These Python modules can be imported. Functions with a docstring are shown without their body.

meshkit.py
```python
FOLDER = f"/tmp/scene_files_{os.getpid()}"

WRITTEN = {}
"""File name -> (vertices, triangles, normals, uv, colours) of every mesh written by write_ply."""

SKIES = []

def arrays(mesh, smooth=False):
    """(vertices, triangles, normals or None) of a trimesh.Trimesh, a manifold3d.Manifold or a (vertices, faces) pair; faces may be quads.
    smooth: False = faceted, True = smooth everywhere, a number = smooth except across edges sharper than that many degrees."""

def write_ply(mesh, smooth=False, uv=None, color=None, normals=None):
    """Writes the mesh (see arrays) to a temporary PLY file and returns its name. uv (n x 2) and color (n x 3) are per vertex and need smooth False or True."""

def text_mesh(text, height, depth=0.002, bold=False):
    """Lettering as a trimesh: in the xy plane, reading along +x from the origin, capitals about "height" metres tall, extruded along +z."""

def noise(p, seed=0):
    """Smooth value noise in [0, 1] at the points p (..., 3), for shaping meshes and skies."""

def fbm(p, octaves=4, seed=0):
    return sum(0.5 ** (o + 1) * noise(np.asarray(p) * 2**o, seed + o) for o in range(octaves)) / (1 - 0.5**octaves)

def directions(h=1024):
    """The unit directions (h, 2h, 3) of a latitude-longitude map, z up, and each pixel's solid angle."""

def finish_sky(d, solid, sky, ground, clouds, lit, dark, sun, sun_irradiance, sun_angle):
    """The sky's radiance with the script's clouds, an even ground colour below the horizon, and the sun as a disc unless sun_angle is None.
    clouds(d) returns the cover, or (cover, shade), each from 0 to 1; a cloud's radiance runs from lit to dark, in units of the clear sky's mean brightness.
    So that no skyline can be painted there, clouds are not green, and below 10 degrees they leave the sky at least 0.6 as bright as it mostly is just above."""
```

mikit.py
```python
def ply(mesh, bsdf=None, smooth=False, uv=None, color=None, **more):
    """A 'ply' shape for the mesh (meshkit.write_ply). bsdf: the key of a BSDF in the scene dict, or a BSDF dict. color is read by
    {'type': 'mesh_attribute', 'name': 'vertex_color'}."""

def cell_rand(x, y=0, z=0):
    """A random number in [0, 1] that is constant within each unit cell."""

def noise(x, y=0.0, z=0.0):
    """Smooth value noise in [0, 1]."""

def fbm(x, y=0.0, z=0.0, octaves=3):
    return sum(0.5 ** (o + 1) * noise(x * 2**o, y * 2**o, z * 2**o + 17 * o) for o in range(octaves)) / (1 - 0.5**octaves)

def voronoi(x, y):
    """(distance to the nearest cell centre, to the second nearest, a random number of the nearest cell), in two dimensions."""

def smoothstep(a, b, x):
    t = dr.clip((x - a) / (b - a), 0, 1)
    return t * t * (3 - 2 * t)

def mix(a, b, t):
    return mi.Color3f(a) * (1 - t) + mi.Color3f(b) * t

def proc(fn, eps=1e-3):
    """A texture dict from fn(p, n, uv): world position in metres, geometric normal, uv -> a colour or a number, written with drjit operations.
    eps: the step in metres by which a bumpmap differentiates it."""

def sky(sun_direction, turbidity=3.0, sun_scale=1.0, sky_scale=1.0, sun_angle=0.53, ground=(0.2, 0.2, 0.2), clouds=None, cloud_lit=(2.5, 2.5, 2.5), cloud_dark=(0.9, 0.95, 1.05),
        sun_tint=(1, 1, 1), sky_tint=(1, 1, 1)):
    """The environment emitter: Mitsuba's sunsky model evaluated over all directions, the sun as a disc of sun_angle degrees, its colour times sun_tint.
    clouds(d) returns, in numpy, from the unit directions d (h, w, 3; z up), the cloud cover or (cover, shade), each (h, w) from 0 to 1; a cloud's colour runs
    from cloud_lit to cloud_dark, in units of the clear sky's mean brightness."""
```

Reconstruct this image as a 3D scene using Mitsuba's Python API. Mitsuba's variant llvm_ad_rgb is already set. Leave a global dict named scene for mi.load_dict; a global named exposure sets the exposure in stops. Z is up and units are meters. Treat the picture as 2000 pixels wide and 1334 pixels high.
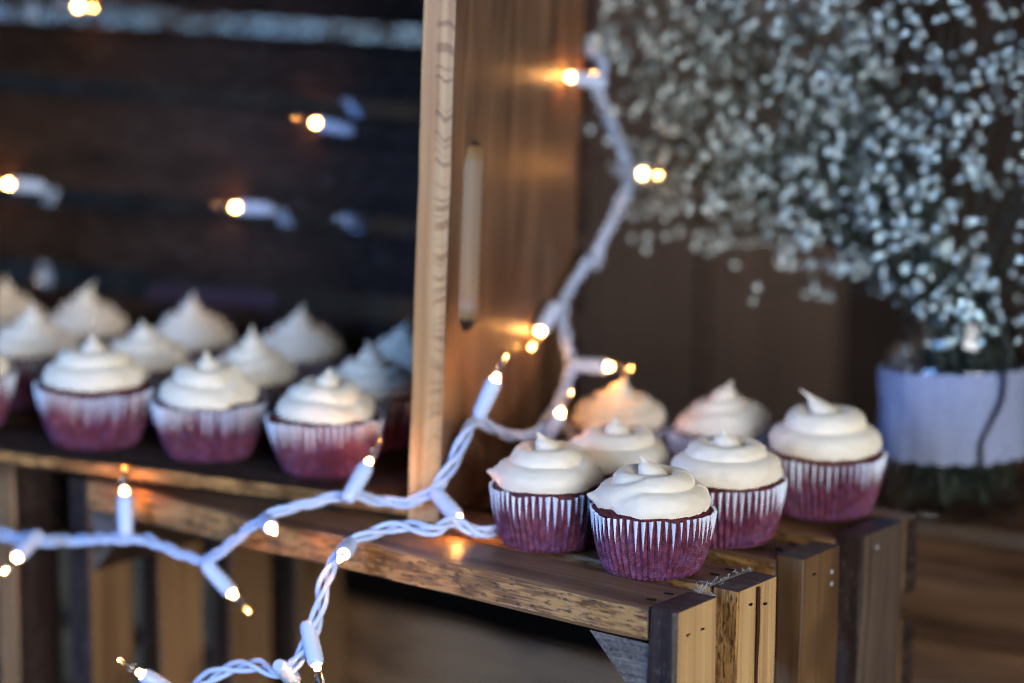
import math, random
import numpy as np
import trimesh
import drjit as dr
import mitsuba as mi
import mikit
from shapely.geometry import Point, Polygon, box as sbox
from shapely.ops import unary_union

T = mi.ScalarTransform4f
scene, labels = {}, {}

# ------------------------------------------------------------------ camera, light, exposure
# z = 0 is the top of the lower crate; metres.  85 mm lens looking down about ten and a half degrees.
CAM_H, PITCH, ROLL = 0.36056, 0.183748, 0.01001
cp, sp, cr, sr = math.cos(PITCH), math.sin(PITCH), math.cos(ROLL), math.sin(ROLL)
scene['camera'] = {
    'type': 'thinlens', 'fov': 23.92, 'fov_axis': 'x',
    'to_world': T().look_at(origin=[0, 0, CAM_H], target=[0, cp, CAM_H - sp], up=[-sr, cr * sp, cr * cp]),
    'aperture_radius': 0.0175, 'focus_distance': 1.285, 'near_clip': 0.05, 'far_clip': 60.0}
exposure = 4.0


def rect_light(centre, target, w, h, rgb, weight):
    c, t = np.array(centre, float), np.array(target, float)
    m = T().look_at(origin=c.tolist(), target=t.tolist(), up=[0, 0, 1]) @ T().scale([w / 2, h / 2, 1])
    return {'type': 'rectangle', 'to_world': m, 'bsdf': {'type': 'diffuse', 'reflectance': {'type': 'rgb', 'value': [0.5, 0.5, 0.5]}},
            'emitter': {'type': 'area', 'radiance': {'type': 'rgb', 'value': list(rgb)}, 'sampling_weight': float(weight)}}


# daylight through the wide open doorway behind the photographer, a little to the right
scene['open_doorway'] = rect_light((1.50, -2.2, 0.58), (0.0, 1.4, 0.1), 2.1, 1.8, (0.78, 0.795, 0.83), 30)
labels['open_doorway'] = {'label': 'wide open doorway letting in soft daylight behind the camera', 'category': 'doorway'}

# cooler skylight from a window off to the left
scene['open_window'] = rect_light((-2.3, -0.35, 0.70), (0.0, 1.5, 0.1), 1.2, 1.2, (0.25, 0.52, 1.12), 12)
labels['open_window'] = {'label': 'window off to the left letting in cool blue skylight', 'category': 'window'}


# ------------------------------------------------------------------ helpers
def numbered(key):
    if key not in scene and key not in labels:
        return key
    n = 1
    while f'{key}_{n:03d}' in scene or f'{key}_{n:03d}' in labels:
        n += 1
    return f'{key}_{n:03d}'


def obj(name, mesh, bsdf, parent=None, smooth=False, uv=None, to_world=None, emit=None):
    key = numbered(f'{parent}__{name}' if parent else name)
    d = dict(mesh) if isinstance(mesh, dict) else mikit.ply(mesh, bsdf, smooth=smooth, uv=uv)
    if to_world is not None:
        d['to_world'] = to_world
    if emit is not None:
        d['emitter'] = {'type': 'area', 'radiance': {'type': 'rgb', 'value': list(emit)}, 'sampling_weight': 1.0}
    scene[key] = d
    return key


def thing(name, label, cat, group=None):
    key = numbered(name)
    labels[key] = {'label': label, 'category': cat}
    if group:
        labels[key]['group'] = group
    return key


def part_label(key, label):
    labels[key] = {'label': label}


def rgb(*v):
    return {'type': 'rgb', 'value': list(v)}


def grid_faces(n, m, wrap):
    """n rings of m points."""
    f = []
    for i in range(n - 1):
        for j in range(m if wrap else m - 1):
            a, b = i * m + j, i * m + (j + 1) % m
            f += [[a, b, b + m], [a, b + m, a + m]]
    return np.array(f)


def lathe(profile, n=32):
    pr = np.array(profile, float)
    th = np.arange(n) * 2 * np.pi / n
    v = np.stack([pr[:, 0:1] * np.cos(th), pr[:, 0:1] * np.sin(th), pr[:, 1:2] + 0 * th], -1).reshape(-1, 3)
    return v, grid_faces(len(pr), n, True)


def catmull(P, step):
    P = np.array(P, float)
    Q = np.vstack([2 * P[0] - P[1], P, 2 * P[-1] - P[-2]])
    out = []
    for i in range(len(P) - 1):
        a, b, c, d = Q[i:i + 4]
        n = max(2, int(np.linalg.norm(c - b) / step))
        t = np.linspace(0, 1, n, endpoint=False)[:, None]
        out.append(0.5 * (2 * b + (c - a) * t + (2 * a - 5 * b + 4 * c - d) * t**2 + (3 * b - a - 3 * c + d) * t**3))
    return np.vstack(out + [P[-1:]])


def frames(P):
    t = np.gradient(P, axis=0)
    t /= np.linalg.norm(t, axis=1, keepdims=True) + 1e-12
    n = np.cross(t[0], [0.13, 0.21, 0.97])
    n /= np.linalg.norm(n)
    N = []
    for k in range(len(P)):
        n = n - t[k] * (n @ t[k])
        n /= np.linalg.norm(n) + 1e-12
        N.append(n)
    N = np.array(N)
    return t, N, np.cross(t, N)


def tube(P, radius, m=8, caps=True):
    P = np.asarray(P, float)
    _, N, B = frames(P)
    r = np.broadcast_to(np.asarray(radius, float), (len(P),))[:, None, None]
    th = np.arange(m) * 2 * np.pi / m
    v = (P[:, None] + r * (np.cos(th)[None, :, None] * N[:, None] + np.sin(th)[None, :, None] * B[:, None])).reshape(-1, 3)
    f = grid_faces(len(P), m, True)
    if caps:
        v = np.vstack([v, P[:1], P[-1:]])
        a, b, e = len(v) - 2, len(v) - 1, (len(P) - 1) * m
        f = np.vstack([f, [[a, (j + 1) % m, j] for j in range(m)], [[b, e + j, e + (j + 1) % m] for j in range(m)]])
    return v, f


def join(parts):
    vs, fs, at = [], [], 0
    for v, f in parts:
        vs.append(v)
        fs.append(np.asarray(f) + at)
        at += len(v)
    return np.vstack(vs), np.vstack(fs)


def aim(z, at):
    """Matrix taking local z to direction z, origin to at."""
    z = np.array(z, float) / np.linalg.norm(z)
    x = np.cross([0, 0, 1.0] if abs(z[2]) < 0.95 else [1.0, 0, 0], z)
    x /= np.linalg.norm(x)
    m = np.eye(4)
    m[:3, 0], m[:3, 1], m[:3, 2], m[:3, 3] = x, np.cross(z, x), z, at
    return T(m)


def noise1(x, seed):
    rs = np.random.RandomState(seed).rand(512)
    i = np.floor(x).astype(int)
    t = x - i
    t = t * t * (3 - 2 * t)
    return rs[i % 512] * (1 - t) + rs[(i + 1) % 512] * t


# ------------------------------------------------------------------ materials
fbm, noise, smoothstep, mix = mikit.fbm, mikit.noise, mikit.smoothstep, mikit.mix
# wood: uv.x runs along the grain (metres) + 20 * finish, uv.y runs round the board (metres) + 2 * board number.
# finishes: 0 planed and stained, 1 rough sawn with blotches, 2 end grain, 3 dark brown stain, 4 pale raw edge, 5 worn grey brown, 6 brown stain, 7 deep brown stain, 8 planed and darkened, 9 pale with saw marks, 10 planed and aged, 11 weathered raw wood


def wood_colour(p, n, uv):
    fin = dr.floor((uv.x + 5.0) / 20.0)
    x = uv.x - fin * 20.0
    y = uv.y
    bd = dr.floor(y / 2.0)
    ra, rb = mikit.cell_rand(bd, 3, 1), mikit.cell_rand(bd, 7, 2)
    warp = fbm(x * 9, y * 40, bd * 3.1, 2)
    ring = noise(y * 420 + warp * 7.0, x * 3.0, bd)
    fine = noise(y * 1500, x * 26.0, bd + 5)
    blot = fbm(x * 22, y * 60, bd * 1.7, 3)
    g = dr.clip(0.62 * ring + 0.30 * fine + 0.3 * (blot - 0.5) + 0.1, 0, 1)
    tone = 0.82 + 0.36 * ra
    warm = mix((0.115, 0.052, 0.021), (0.315, 0.172, 0.074), g)
    warm = mix(warm, mi.Color3f((0.085, 0.040, 0.018)), 0.55 * smoothstep(0.56, 0.74, fbm(x * 14, y * 30, bd + 9, 3)))
    planed = mix(warm, warm * mi.Color3f(0.86, 0.96, 1.06), rb) * tone
    # rough band sawn face: dark fibres and flecks
    f1 = fbm(x * 210, y * 640, bd, 4)
    f2 = fbm(x * 75, y * 260, bd + 4, 4)
    f3 = noise(x * 60, y * 1500, bd + 2)
    rough = mix((0.420, 0.225, 0.078), (0.150, 0.068, 0.024), smoothstep(0.34, 0.70, 0.7 * f2 + 0.3 * f3))
    rough = mix(rough, mi.Color3f((0.040, 0.022, 0.012)), 0.8 * smoothstep(0.52, 0.76, f1))
    # end grain
    e = noise(dr.sqrt(dr.square(x * 1.0) + dr.square(y - bd * 2.0 + 0.03)) * 900, 0.5, bd)
    endg = mix((0.030, 0.025, 0.022), (0.200, 0.170, 0.150), dr.clip(0.75 * e + 0.9 * (fbm(x * 700, y * 700, bd, 3) - 0.35), 0, 1))
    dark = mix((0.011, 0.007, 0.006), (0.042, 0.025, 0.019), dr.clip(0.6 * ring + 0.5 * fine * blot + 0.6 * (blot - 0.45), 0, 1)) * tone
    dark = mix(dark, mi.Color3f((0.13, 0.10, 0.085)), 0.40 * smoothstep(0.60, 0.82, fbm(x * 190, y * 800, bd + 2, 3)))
    pale = mix((0.320, 0.175, 0.068), (0.585, 0.375, 0.170), dr.clip(0.55 * fbm(x * 14, y * 120, bd + 6, 2) + 0.6 * noise(y * 700 + warp * 4, x * 5, bd), 0, 1))
    sawn = mix(pale, pale * mi.Color3f(0.62, 0.52, 0.42), smoothstep(0.40, 0.80, noise(x * 560 + 3 * noise(y * 200, x * 40, bd), y * 25, bd)) * smoothstep(0.40, 0.62, noise(x * 7.2, y * 60, bd + 3)))
    sawn = mix(sawn, sawn * mi.Color3f(0.80, 0.66, 0.50), smoothstep(0.45, 0.60, fbm(x * 6, y * 160, bd + 2, 3)))
    worn = mix((0.040, 0.028, 0.021), (0.140, 0.096, 0.066), dr.clip(0.75 * ring + 0.35 * fine - 0.1 + 0.5 * (blot - 0.5), 0, 1))
    streak = 0.55 * fbm(x * 6, y * 75 + 2 * warp, bd + 8, 4) + 0.45 * fbm(x * 16, y * 48, bd + 11, 4)
    brown = mix((0.060, 0.028, 0.014), (0.235, 0.126, 0.066), dr.clip(0.40 * ring + 0.25 * fine + 1.9 * (streak - 0.40), 0, 1)) * tone
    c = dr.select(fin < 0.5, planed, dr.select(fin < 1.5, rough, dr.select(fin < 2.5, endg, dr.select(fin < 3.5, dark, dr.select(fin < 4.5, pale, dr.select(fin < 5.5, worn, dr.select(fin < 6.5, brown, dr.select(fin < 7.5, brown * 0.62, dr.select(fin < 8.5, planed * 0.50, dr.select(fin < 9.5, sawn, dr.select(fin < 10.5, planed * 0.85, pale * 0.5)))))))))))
    return mi.Color3f(c)


def wood_relief(p, n, uv):
    fin = dr.floor((uv.x + 5.0) / 20.0)
    x = uv.x - fin * 20.0
    return 0.6 * noise(uv.y * 1100, x * 18.0, 1.5) + dr.select(dr.abs(fin - 1.0) < 0.5, 1.2, 0.35) * fbm(x * 330, uv.y * 520, 2.5, 2)


scene['wood'] = {'type': 'twosided', 'bsdf': {'type': 'bumpmap', 'scale': 0.00045, 'arbitrary': mikit.proc(wood_relief, 2e-4), 'bsdf': {
    'type': 'principled', 'base_color': mikit.proc(wood_colour), 'roughness': 0.42, 'specular': 0.5}}}
scene['raw_wood'] = {'type': 'twosided', 'bsdf': {'type': 'principled', 'base_color': mikit.proc(wood_colour), 'roughness': 0.9, 'specular': 0.12}}
scene['dark_hole'] = {'type': 'diffuse', 'reflectance': rgb(0.012, 0.011, 0.012)}


def wall_colour(p, n, uv):
    bd = dr.floor(uv.y / 2.0)
    g = 0.6 * noise(uv.y * 90 + 4 * fbm(uv.x * 2, uv.y * 8, bd, 2), uv.x * 1.2, bd) + 0.4 * fbm(uv.x * 5, uv.y * 14, bd, 3)
    return mix((0.042, 0.022, 0.013), (0.098, 0.055, 0.031), g) * (0.8 + 0.4 * mikit.cell_rand(bd, 1, 4))


scene['wall_wood'] = {'type': 'twosided', 'bsdf': {'type': 'principled', 'base_color': mikit.proc(wall_colour), 'roughness': 0.7, 'specular': 0.3}}


def floor_colour(p, n, uv):
    return mix((0.06, 0.05, 0.042), (0.13, 0.105, 0.085), fbm(p.x * 6, p.y * 6, 0.0, 4))


scene['floor_earth'] = {'type': 'twosided', 'bsdf': {'type': 'diffuse', 'reflectance': mikit.proc(floor_colour)}}


def frosting_colour(p, n, uv):
    g = fbm(p.x * 180, p.y * 180, p.z * 180, 3)
    s = smoothstep(0.74, 0.80, noise(p.x * 900, p.y * 900, p.z * 900))
    return mix(mix((0.86, 0.755, 0.585), (0.90, 0.805, 0.645), g), (0.74, 0.62, 0.44), 0.25 * s)


scene['frosting'] = {'type': 'twosided', 'bsdf': {'type': 'principled', 'base_color': mikit.proc(frosting_colour), 'roughness': 0.58, 'specular': 0.32, 'flatness': 0.2}}


def cake_colour(p, n, uv):
    g = fbm(p.x * 700, p.y * 700, p.z * 700, 3)
    return mix((0.030, 0.004, 0.006), (0.125, 0.014, 0.016), smoothstep(0.3, 0.7, g))


scene['cake'] = {'type': 'twosided', 'bsdf': {'type': 'principled', 'base_color': mikit.proc(cake_colour), 'roughness': 0.6, 'specular': 0.4}}


def liner_colour(p, n, uv):
    # uv.x: pleat number + phase (+100 per cupcake), uv.y: height 0 to 1; paper is white where the cake has not soaked it
    ph = uv.x - dr.floor(uv.x)
    ridge = 1 - dr.abs(ph - 0.5) * 2
    pl, cup = dr.floor(uv.x), dr.floor(uv.x / 100.0)
    reach = 0.58 + 0.76 * (1 - ridge) + 0.26 * (mikit.cell_rand(pl, 2, 1) - 0.5) + 0.05 * (mikit.cell_rand(cup, 4, 1) - 0.5)
    edge = reach + 0.10 * (fbm(uv.x * 3, uv.y * 14, 1.0, 2) - 0.5)
    white = smoothstep(edge - 0.02, edge + 0.03, uv.y)
    m = fbm(p.x * 420, p.y * 420, p.z * 300, 3)
    m2 = fbm(p.x * 260 + 7, p.y * 260, p.z * 170, 3)
    soak = mix((0.080, 0.012, 0.024), (0.170, 0.034, 0.064), smoothstep(0.35, 0.7, m))
    soak = mix(soak, mix((0.074, 0.020, 0.064), (0.155, 0.058, 0.145), smoothstep(0.35, 0.7, m)), 0.8 * smoothstep(0.40, 0.72, m2 + 0.26 * (0.40 - uv.y)))
    soak = mix(soak, mi.Color3f((0.36, 0.22, 0.30)), 0.5 * smoothstep(0.62, 0.85, noise(p.x * 2200, p.y * 2200, p.z * 2200)))
    paper = mix((0.60, 0.66, 0.78), (0.70, 0.75, 0.84), fbm(p.x * 300, p.y * 300, p.z * 200, 2))
    return mix(soak, paper, white)


scene['liner_paper'] = {'type': 'twosided', 'bsdf': {'type': 'principled', 'base_color': mikit.proc(liner_colour), 'roughness': 0.5, 'specular': 0.4}}
scene['white_plastic'] = {'type': 'twosided', 'bsdf': {'type': 'principled', 'base_color': rgb(0.51, 0.63, 0.86), 'roughness': 0.34, 'specular': 0.5}}
scene['bulb_glass'] = {'type': 'roughdielectric', 'alpha': 0.07, 'int_ior': 1.5, 'ext_ior': 1.0}
scene['jar_glass'] = {'type': 'dielectric', 'int_ior': 1.5, 'ext_ior': 1.0}
scene['glow'] = {'type': 'diffuse', 'reflectance': rgb(0.8, 0.7, 0.5)}
scene['stem_green'] = {'type': 'twosided', 'bsdf': {'type': 'principled', 'base_color': rgb(0.014, 0.022, 0.011), 'roughness': 0.6}}
scene['petal'] = {'type': 'twosided', 'bsdf': {'type': 'principled', 'base_color': rgb(0.72, 0.83, 0.82), 'roughness': 0.7}}


def lace_colour(p, n, uv):
    w = noise(uv.x * 900, uv.y * 900, 1.0)
    return mix((0.20, 0.235, 0.36), (0.30, 0.335, 0.46), w)


scene['lace_cloth'] = {'type': 'twosided', 'bsdf': {'type': 'diffuse', 'reflectance': mikit.proc(lace_colour)}}
scene['mauve_paper'] = {'type': 'twosided', 'bsdf': {'type': 'diffuse', 'reflectance': rgb(0.040, 0.027, 0.039)}}
scene['twine'] = {'type': 'twosided', 'bsdf': {'type': 'diffuse', 'reflectance': rgb(0.045, 0.040, 0.050)}}
scene['lint'] = {'type': 'twosided', 'bsdf': {'type': 'diffuse', 'reflectance': rgb(0.40, 0.45, 0.48)}}
scene['stain'] = {'type': 'twosided', 'bsdf': {'type': 'principled', 'base_color': rgb(0.060, 0.022, 0.012), 'roughness': 0.3}}

# ------------------------------------------------------------------ boards and crates
BOARD_NO = [0]
SIDES = ('xm', 'xp', 'ym', 'yp', 'zm', 'zp')


def board(lo, hi, finish, grain, seed=0, rough=0.0008, bevel=0.0014, n=9):
    """A sawn board: chamfered box with slightly uneven edges. finish: one number or a dict per side. Returns (v, f, uv) in local coordinates."""
    lo, hi = np.array(lo, float), np.array(hi, float)
    ax = {'x': 0, 'y': 1, 'z': 2}[grain]
    a, b = [k for k in range(3) if k != ax]
    if ax == 1:
        a, b = b, a            # keep (a, b, ax) right handed
    BOARD_NO[0] += 1
    no = BOARD_NO[0]
    fin = finish if isinstance(finish, dict) else {s: finish for s in SIDES}
    get = lambda s: fin.get(s, fin.get('all', 0))
    A0, A1, B0, B1, c = lo[a], hi[a], lo[b], hi[b], bevel
    ring = [(A1, B0 + c), (A1, B1 - c), (A1 - c, B1), (A0 + c, B1), (A0, B1 - c), (A0, B0 + c), (A0 + c, B0), (A1 - c, B0)]
    L = np.linspace(lo[ax], hi[ax], n)
    nm = 'xyz'
    side_of = {0: nm[a] + 'p', 2: nm[b] + 'p', 4: nm[a] + 'm', 6: nm[b] + 'm', 1: nm[b] + 'p', 3: nm[b] + 'p', 5: nm[b] + 'm', 7: nm[b] + 'm'}
    off = np.stack([[(noise1(L * 23 + 3 * k, seed * 31 + no + j) - 0.5) * 2 * rough for k in range(8)] for j in (0, 7)], -1)   # 8 x n x 2
    V, F, UV, at = [], [], [], 0
    per = 0.0
    for k in range(8):
        p0, p1 = ring[k], ring[(k + 1) % 8]
        d = math.dist(p0, p1)
        fo = 20.0 * get(side_of[k])
        for q, (pt, kk) in enumerate(((p0, k), (p1, (k + 1) % 8))):
            v = np.zeros((n, 3))
            v[:, ax] = L
            v[:, a] = pt[0] + off[kk, :, 0]
            v[:, b] = pt[1] + off[kk, :, 1]
            V.append(v)
            UV.append(np.stack([L - lo[ax] + fo + 0.37 * (no % 5), np.full(n, per + q * d + 2.0 * no + 0.2)], 1))
        i = np.arange(n - 1)
        F += [np.stack([at + i, at + n + i, at + n + i + 1], 1), np.stack([at + i, at + n + i + 1, at + i + 1], 1)]
        at += 2 * n
        per += d
    for end, s in ((0, nm[ax] + 'm'), (n - 1, nm[ax] + 'p')):
        v = np.zeros((8, 3))
        v[:, ax] = L[end]
        v[:, a] = [ring[k][0] + off[k, end, 0] for k in range(8)]
        v[:, b] = [ring[k][1] + off[k, end, 1] for k in range(8)]
        V.append(v)
        UV.append(np.stack([v[:, a] - A0 + 20.0 * get(s), v[:, b] - B0 + 2.0 * no + 0.2], 1))
        for k in range(1, 7):
            F.append(np.array([[at, at + k, at + k + 1]] if end else [[at, at + k + 1, at + k]]))
        at += 8
    return np.vstack(V), np.vstack(F), np.vstack(UV)


class Frame:
    """Local axes: x to the right along the front, y into the depth, z up; the origin is the front right top corner."""

    def __init__(self, origin, yaw, tilt=0.0):
        c, s, ct, st = math.cos(yaw), math.sin(yaw), math.cos(tilt), math.sin(tilt)
        self.m = np.eye(4)
        self.m[:3, 0] = (c * ct, -s * ct, -st)
        self.m[:3, 1] = (s, c, 0)
        self.m[:3, 2] = (st * c, -st * s, ct)
        self.m[:3, 3] = origin

    def __call__(self, v):
        return np.asarray(v) @ self.m[:3, :3].T + self.m[:3, 3]


def add_board(name, parent, fr, lo, hi, finish, grain, warp=None, mat='wood', **kw):
    v, f, uv = board(lo, hi, finish, grain, **kw)
    if warp is not None:
        v = warp(v)
    return obj(name, (fr(v), f), mat, parent, uv=uv)


def prism(poly, y0, y1, n=2):
    """Triangle profile in (x, z) run along y, with uv as a board has them."""
    BOARD_NO[0] += 1
    no = BOARD_NO[0]
    V, F, UV, at = [], [], [], 0
    k = len(poly)
    for i in range(k):
        a, b = poly[i], poly[(i + 1) % k]
        V.append(np.array([[a[0], y0, a[1]], [b[0], y0, b[1]], [b[0], y1, b[1]], [a[0], y1, a[1]]]))
        d = math.dist(a, b)
        UV.append(np.array([[60, 0], [60, d], [60 + y1 - y0, d], [60 + y1 - y0, 0]]) + [0, 2.0 * no + 0.2])
        F.append(np.array([[0, 1, 2], [0, 2, 3]]) + at)
        at += 4
    for y in (y0, y1):
        V.append(np.array([[q[0], y, q[1]] for q in poly]))
        UV.append(np.array([[40 + q[0] - poly[0][0], q[1] - poly[0][1] + 2.0 * no + 0.3] for q in poly]))
        F.append(np.array([[0, i + 1, i] if y == y0 else [0, i, i + 1] for i in range(1, k - 1)]) + at)
        at += k
    return np.vstack(V), np.vstack(F), np.vstack(UV)


TH, DEEP, WIDE, TALL = 0.0172, 0.2413, 0.457, 0.3175
END_BOARDS = ((0.000, 0.0385), (0.0592, 0.0995), (0.1250, 0.1655), (0.1895, 0.2385))
TOP_SLATS = ((0.0008, 0.0445), (0.0592, 0.1000), (0.1240, 0.1640), (0.1880, 0.2390))
BACK_SLATS = ((-0.0460, 0.0010), (-0.1060, -0.0618), (-0.1950, -0.1320), (-0.2560, -0.2110), (-0.3160, -0.2720))


def slatted_crate(key, fr, end_fin, dz=(0.0, -0.0022, 0.0012, 0.0008), seed=1, front_fin=1):
    """Crate lying on its side: open front, end boards upright, top and bottom slats between them, back slats behind."""
    for side, x0 in (('right', -TH), ('left', -WIDE)):
        for k, (y0, y1) in enumerate(END_BOARDS):
            out = 'xp' if side == 'right' else 'xm'
            fin = {'all': 0, 'zp': 3, 'zm': 2, **(end_fin[k] if side == 'right' else {'ym': 3, 'xp': 10})}
            add_board('end_board', key, fr, (x0, y0, -TALL), (x0 + TH, y1, dz[k]), fin, 'z', seed=seed + k)
    for row, (za, zb) in enumerate(((-0.0187, 0.0), (-TALL, -TALL + 0.0187))):
        for k, (y0, y1) in enumerate(TOP_SLATS):
            fin = {'all': 0, 'ym': front_fin, 'zp': 6, 'xp': 2, 'xm': 2}
            add_board('slat', key, fr, (-WIDE + TH + 0.0006, y0, za - 0.0012 * k * (row == 0)), (-TH - 0.0006, y1, zb - 0.0012 * k * (row == 0)), fin, 'x', seed=seed + 9 + k, n=17)
    for za, zb in BACK_SLATS:
        add_board('back_slat', key, fr, (-WIDE - 0.002, DEEP + 0.0006, za), (-0.0005, DEEP + 0.0150, zb), {'all': 0, 'xp': 3}, 'x', seed=seed + 20, n=13)
    s = 0.0385
    for x, sx in ((-TH - 0.0005, -1), (-WIDE + TH + 0.0005, 1)):
        for z, sz in ((-0.0205, -1), (-TALL + 0.0195, 1)):
            tri = [(x, z), (x + sx * s, z), (x, z + sz * s)]
            if sx * sz > 0:
                tri = tri[::-1]
            v, f, uv = prism(tri[::-1], 0.0030, 0.2385)
            obj('corner_block', (fr(v), f), 'wood', key, uv=uv)

# ------------------------------------------------------------------ the setting
floor_z = -TALL - 0.002
scene['table_top'] = mikit.ply((np.array([[-1.2, 0.95, floor_z], [1.2, 0.95, floor_z], [1.2, 2.64, floor_z], [-1.2, 2.64, floor_z]]), np.array([[0, 1, 2], [0, 2, 3]])), 'floor_earth')
labels['table_top'] = {'label': 'dim brown table top under the crates', 'category': 'table top', 'kind': 'structure'}

wall = thing('plank_wall', 'dark brown board partition far out of focus behind the cupcakes', 'wall')
for k in range(7):
    x0 = -0.62 + 0.134 * k
    BOARD_NO[0] += 1
    v, f, uv = board((x0, 2.262, floor_z), (x0 + 0.130, 2.285, 1.15), 0, 'z', seed=70 + k, n=6)
    obj('plank', (v, f), 'wall_wood', wall, uv=uv)

# darker boards set farther back, behind the jar
for k in range(5):
    x0 = 0.330 + 0.134 * k
    v, f, uv = board((x0, 2.60, floor_z), (x0 + 0.131, 2.62, 1.15), 3, 'z', seed=78 + k, n=6)
    obj('plank', (v, f), 'raw_wood', wall, uv=uv)

# ------------------------------------------------------------------ lower crate
LOW = Frame((0.08490, 1.18555, 0.0), 0.65922)
low = thing('wooden_crate', 'slatted brown crate on its side carrying the sharp cupcakes, front slat mottled', 'crate')
slatted_crate(low, LOW, ({'ym': 3, 'xp': 4}, {'ym': 1, 'xp': 4}, {'ym': 8, 'xp': 8}, {'ym': 3, 'xp': 5}), seed=3)


def staple(parent, face, a, b, ang=0.0, w=0.0026, t=0.0011):
    """Dark staple end sunk in the wood: face 'end' (y, z) or 'top' (x, y)."""
    m = trimesh.creation.box((w, t, 0.0008) if face == 'top' else (0.0008, w, t))
    v = np.array(m.vertices)
    j = np.random.RandomState(int(abs(a + b) * 1e5)).rand(8, 3) - 0.5
    v = v + j * 0.0006
    c, s = math.cos(ang), math.sin(ang)
    if face == 'top':
        v = np.stack([v[:, 0] * c - v[:, 1] * s + a, v[:, 0] * s + v[:, 1] * c + b, v[:, 2] + 0.0003], 1)
    else:
        v = np.stack([v[:, 0] + 0.0004, v[:, 1] * c - v[:, 2] * s + a, v[:, 1] * s + v[:, 2] * c + b], 1)
    obj('staple', (LOW(v), np.array(m.faces)), 'dark_hole', parent)


for y, z in ((0.0108, -0.0140), (0.0245, -0.0138), (0.0713, -0.0115), (0.0858, -0.0145), (0.1367, -0.0094), (0.2010, -0.0100)):
    staple(low, 'end', y, z, 0.1)
for x, y in ((-0.0235, 0.0125), (-0.0225, 0.0265), (-0.0240, 0.0730), (-0.0235, 0.0865), (-0.0240, 0.1380), (-0.0240, 0.1520)):
    staple(low, 'top', x, y, 0.15, 0.0048, 0.0012)
for y, z in ((0.1556, -0.0120), (0.1558, -0.0190), (0.2065, -0.0085)):
    m = trimesh.creation.icosphere(2, 0.0013)
    v = np.array(m.vertices) * [0.35, 1, 1] + [0.0004, y, z]
    obj('filler_dab', (LOW(v), np.array(m.faces)), 'lint', low, smooth=True)
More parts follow.
